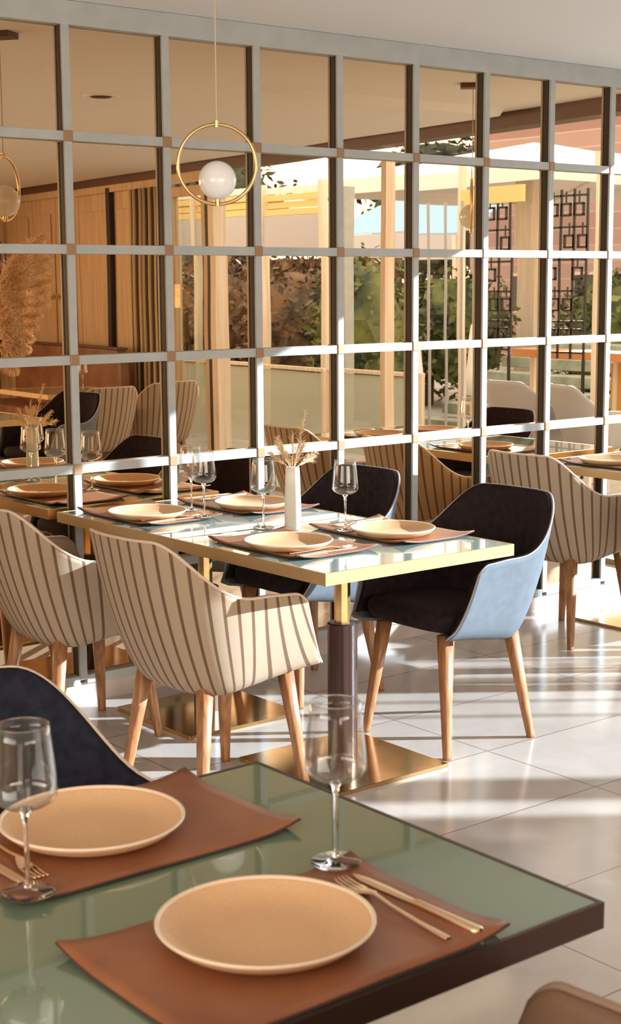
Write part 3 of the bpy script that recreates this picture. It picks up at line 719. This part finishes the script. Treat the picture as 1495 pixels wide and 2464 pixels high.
# decorative square-link metal screens
def metal_screen(loc, wd, ncol, lab):
    r = thing('metal_screen', lab, 'screen', loc, 0, 'openwork metal screens'); H0, H1 = .98, 2.34
    mb = MB(); b = .016
    for yy in [(-wd/2)+wd*k/ncol for k in range(ncol+1)]: mb.box((0, yy, (H0+H1)/2), (b, b, H1-H0))
    for k in range(6): mb.box((0, 0, H0+.05+k*(H1-H0-.1)/5), (b, wd, b))
    mb.build('bars', M_black, r)
    for c_ in range(ncol):
        yc = -wd/2+wd*(c_+.5)/ncol
        for k in range(5):
            if (k+c_) % 5 == 3: continue
            zc = H0+.19+k*(H1-H0-.1)/5; s_ = min(.055, wd/ncol*.33); mb = MB(); yo = (.02 if k % 2 else -.02)
            for sy_ in (-1, 1): mb.box((0, yc+yo+sy_*s_, zc), (.016, .018, 2*s_)); mb.box((0, yc+yo, zc+sy_*s_), (.016, 2*s_+.018, .018))
            mb.box((0, yc+yo, zc+s_+.05), (.010, .010, .10)); mb.build('square_link', M_black, r)
    MB().box((0, 0, H0/2), (.03, wd, .04)).box((0, -wd/2, H0/2), (.02, .02, H0)).box((0, wd/2, H0/2), (.02, .02, H0)).build('stand', M_black, r)
metal_screen((9.4, .775, 0), .30, 2, 'openwork metal screen of square links left of the wide cream mast')
metal_screen((9.4, 1.545, 0), .42, 3, 'openwork metal screen of square links right of the wide cream mast')

# slim posts added so that their thin shadows stripe the floor
for k, y in enumerate((-.08, .17, .39, .59, .74)):
    tag(MB().tube([(9.15, y, -.03), (9.15, y, 2.3)], .013, 10).build('shadow_post', M_steel), ('slim steel post added for its shadow, leftmost of five in the mirror', 'slim steel post added for its shadow, second from left of five in the mirror', 'slim steel post added for its shadow, middle one of five in the mirror', 'slim steel post added for its shadow, second from right of five in the mirror', 'slim steel post added for its shadow, rightmost of five in the mirror')[k], 'post', 'slim steel shadow posts added on the terrace')

# counter, chairs, closed umbrella, building
ct = thing('terrace_counter', 'long orange timber counter with mustard front panel on the terrace', 'counter', (9.95, 1.9, 0))
MB().box((0, 0, .985), (.35, 2.6, .07), bev=.005).build('counter_top', M_orange, ct)
MB().box((.05, .45, .70), (.04, 1.6, .45)).build('front_panel', M_yellow, ct)
for yy in (-1.25, -.3, .6, 1.25): MB().box((.05, yy, .47), (.05, .05, .94)).build('leg', M_cream, ct)
garden = make_chair('garden_tub_chair', M_steel, M_steel, M_greypipe, M_white, .003)
place(garden, (8.6, 1.95, 0), D(0), 'grey woven garden chair under the first metal screen, in mirror', 'grey garden chairs')
place(garden, (8.6, 2.62, 0), D(20), 'grey woven garden chair beside the mustard panel, in mirror', 'grey garden chairs')
for x, y, l in ((10.3, -1.27, 'closed white umbrella before the green trees, left of two'), (10.3, -.45, 'closed white umbrella behind the slim terrace post')):
    r = thing('closed_umbrella', l, 'umbrella', (x, y, -.03), 0, 'closed white umbrellas')
    MB().lathe([(.0, .55), (.085, .56), (.07, .75), (.035, 1.05), (.01, 1.22), (0, 1.24)], 16).build('folded_canopy', M_canvas, r, smooth=True)
    MB().tube([(0, 0, 0), (0, 0, .6)], .02, 8).build('pole', M_cream, r)
bd = thing('brick_building', 'pinkish brick house with dark windows beyond the metal screens', 'building', (23, -6.7, -.03))
bm_ = M_brickw; n = bm_.node_tree; b_ = n.nodes['Principled BSDF']; br = n.nodes.new('ShaderNodeTexBrick'); t_ = n.nodes.new('ShaderNodeTexCoord'); mp = n.nodes.new('ShaderNodeMapping'); mp.inputs['Rotation'].default_value = (PI/2, 0, PI/2)
br.inputs['Scale'].default_value = 1.6; br.inputs['Color1'].default_value = (.52, .36, .31, 1); br.inputs['Color2'].default_value = (.38, .23, .20, 1); br.inputs['Mortar'].default_value = (.55, .46, .42, 1)
n.links.new(t_.outputs['Object'], mp.inputs[0]); n.links.new(mp.outputs[0], br.inputs[0]); n.links.new(br.outputs[0], b_.inputs['Base Color'])
MB().box((0, 0, 2.65), (.4, 13, 5.3)).build('wall', bm_, bd)
MB().box((-.2, 0, 5.36), (.9, 13.3, .16), bev=.01).build('roof', M_wooddark, bd)
for yy in (-4.9, -3.2, -1.5, .2, 1.9, 3.6):
    f = MB().box((-.215, yy, 1.45), (.05, .85, .8), bev=.004).build('window', M_cream, bd)
    MB().box((-.245, yy, 1.45), (.02, .74, .68)).build('pane', M_glassd, f)
for o in list(bpy.data.objects):
    if '_used' in o: del o['_used']
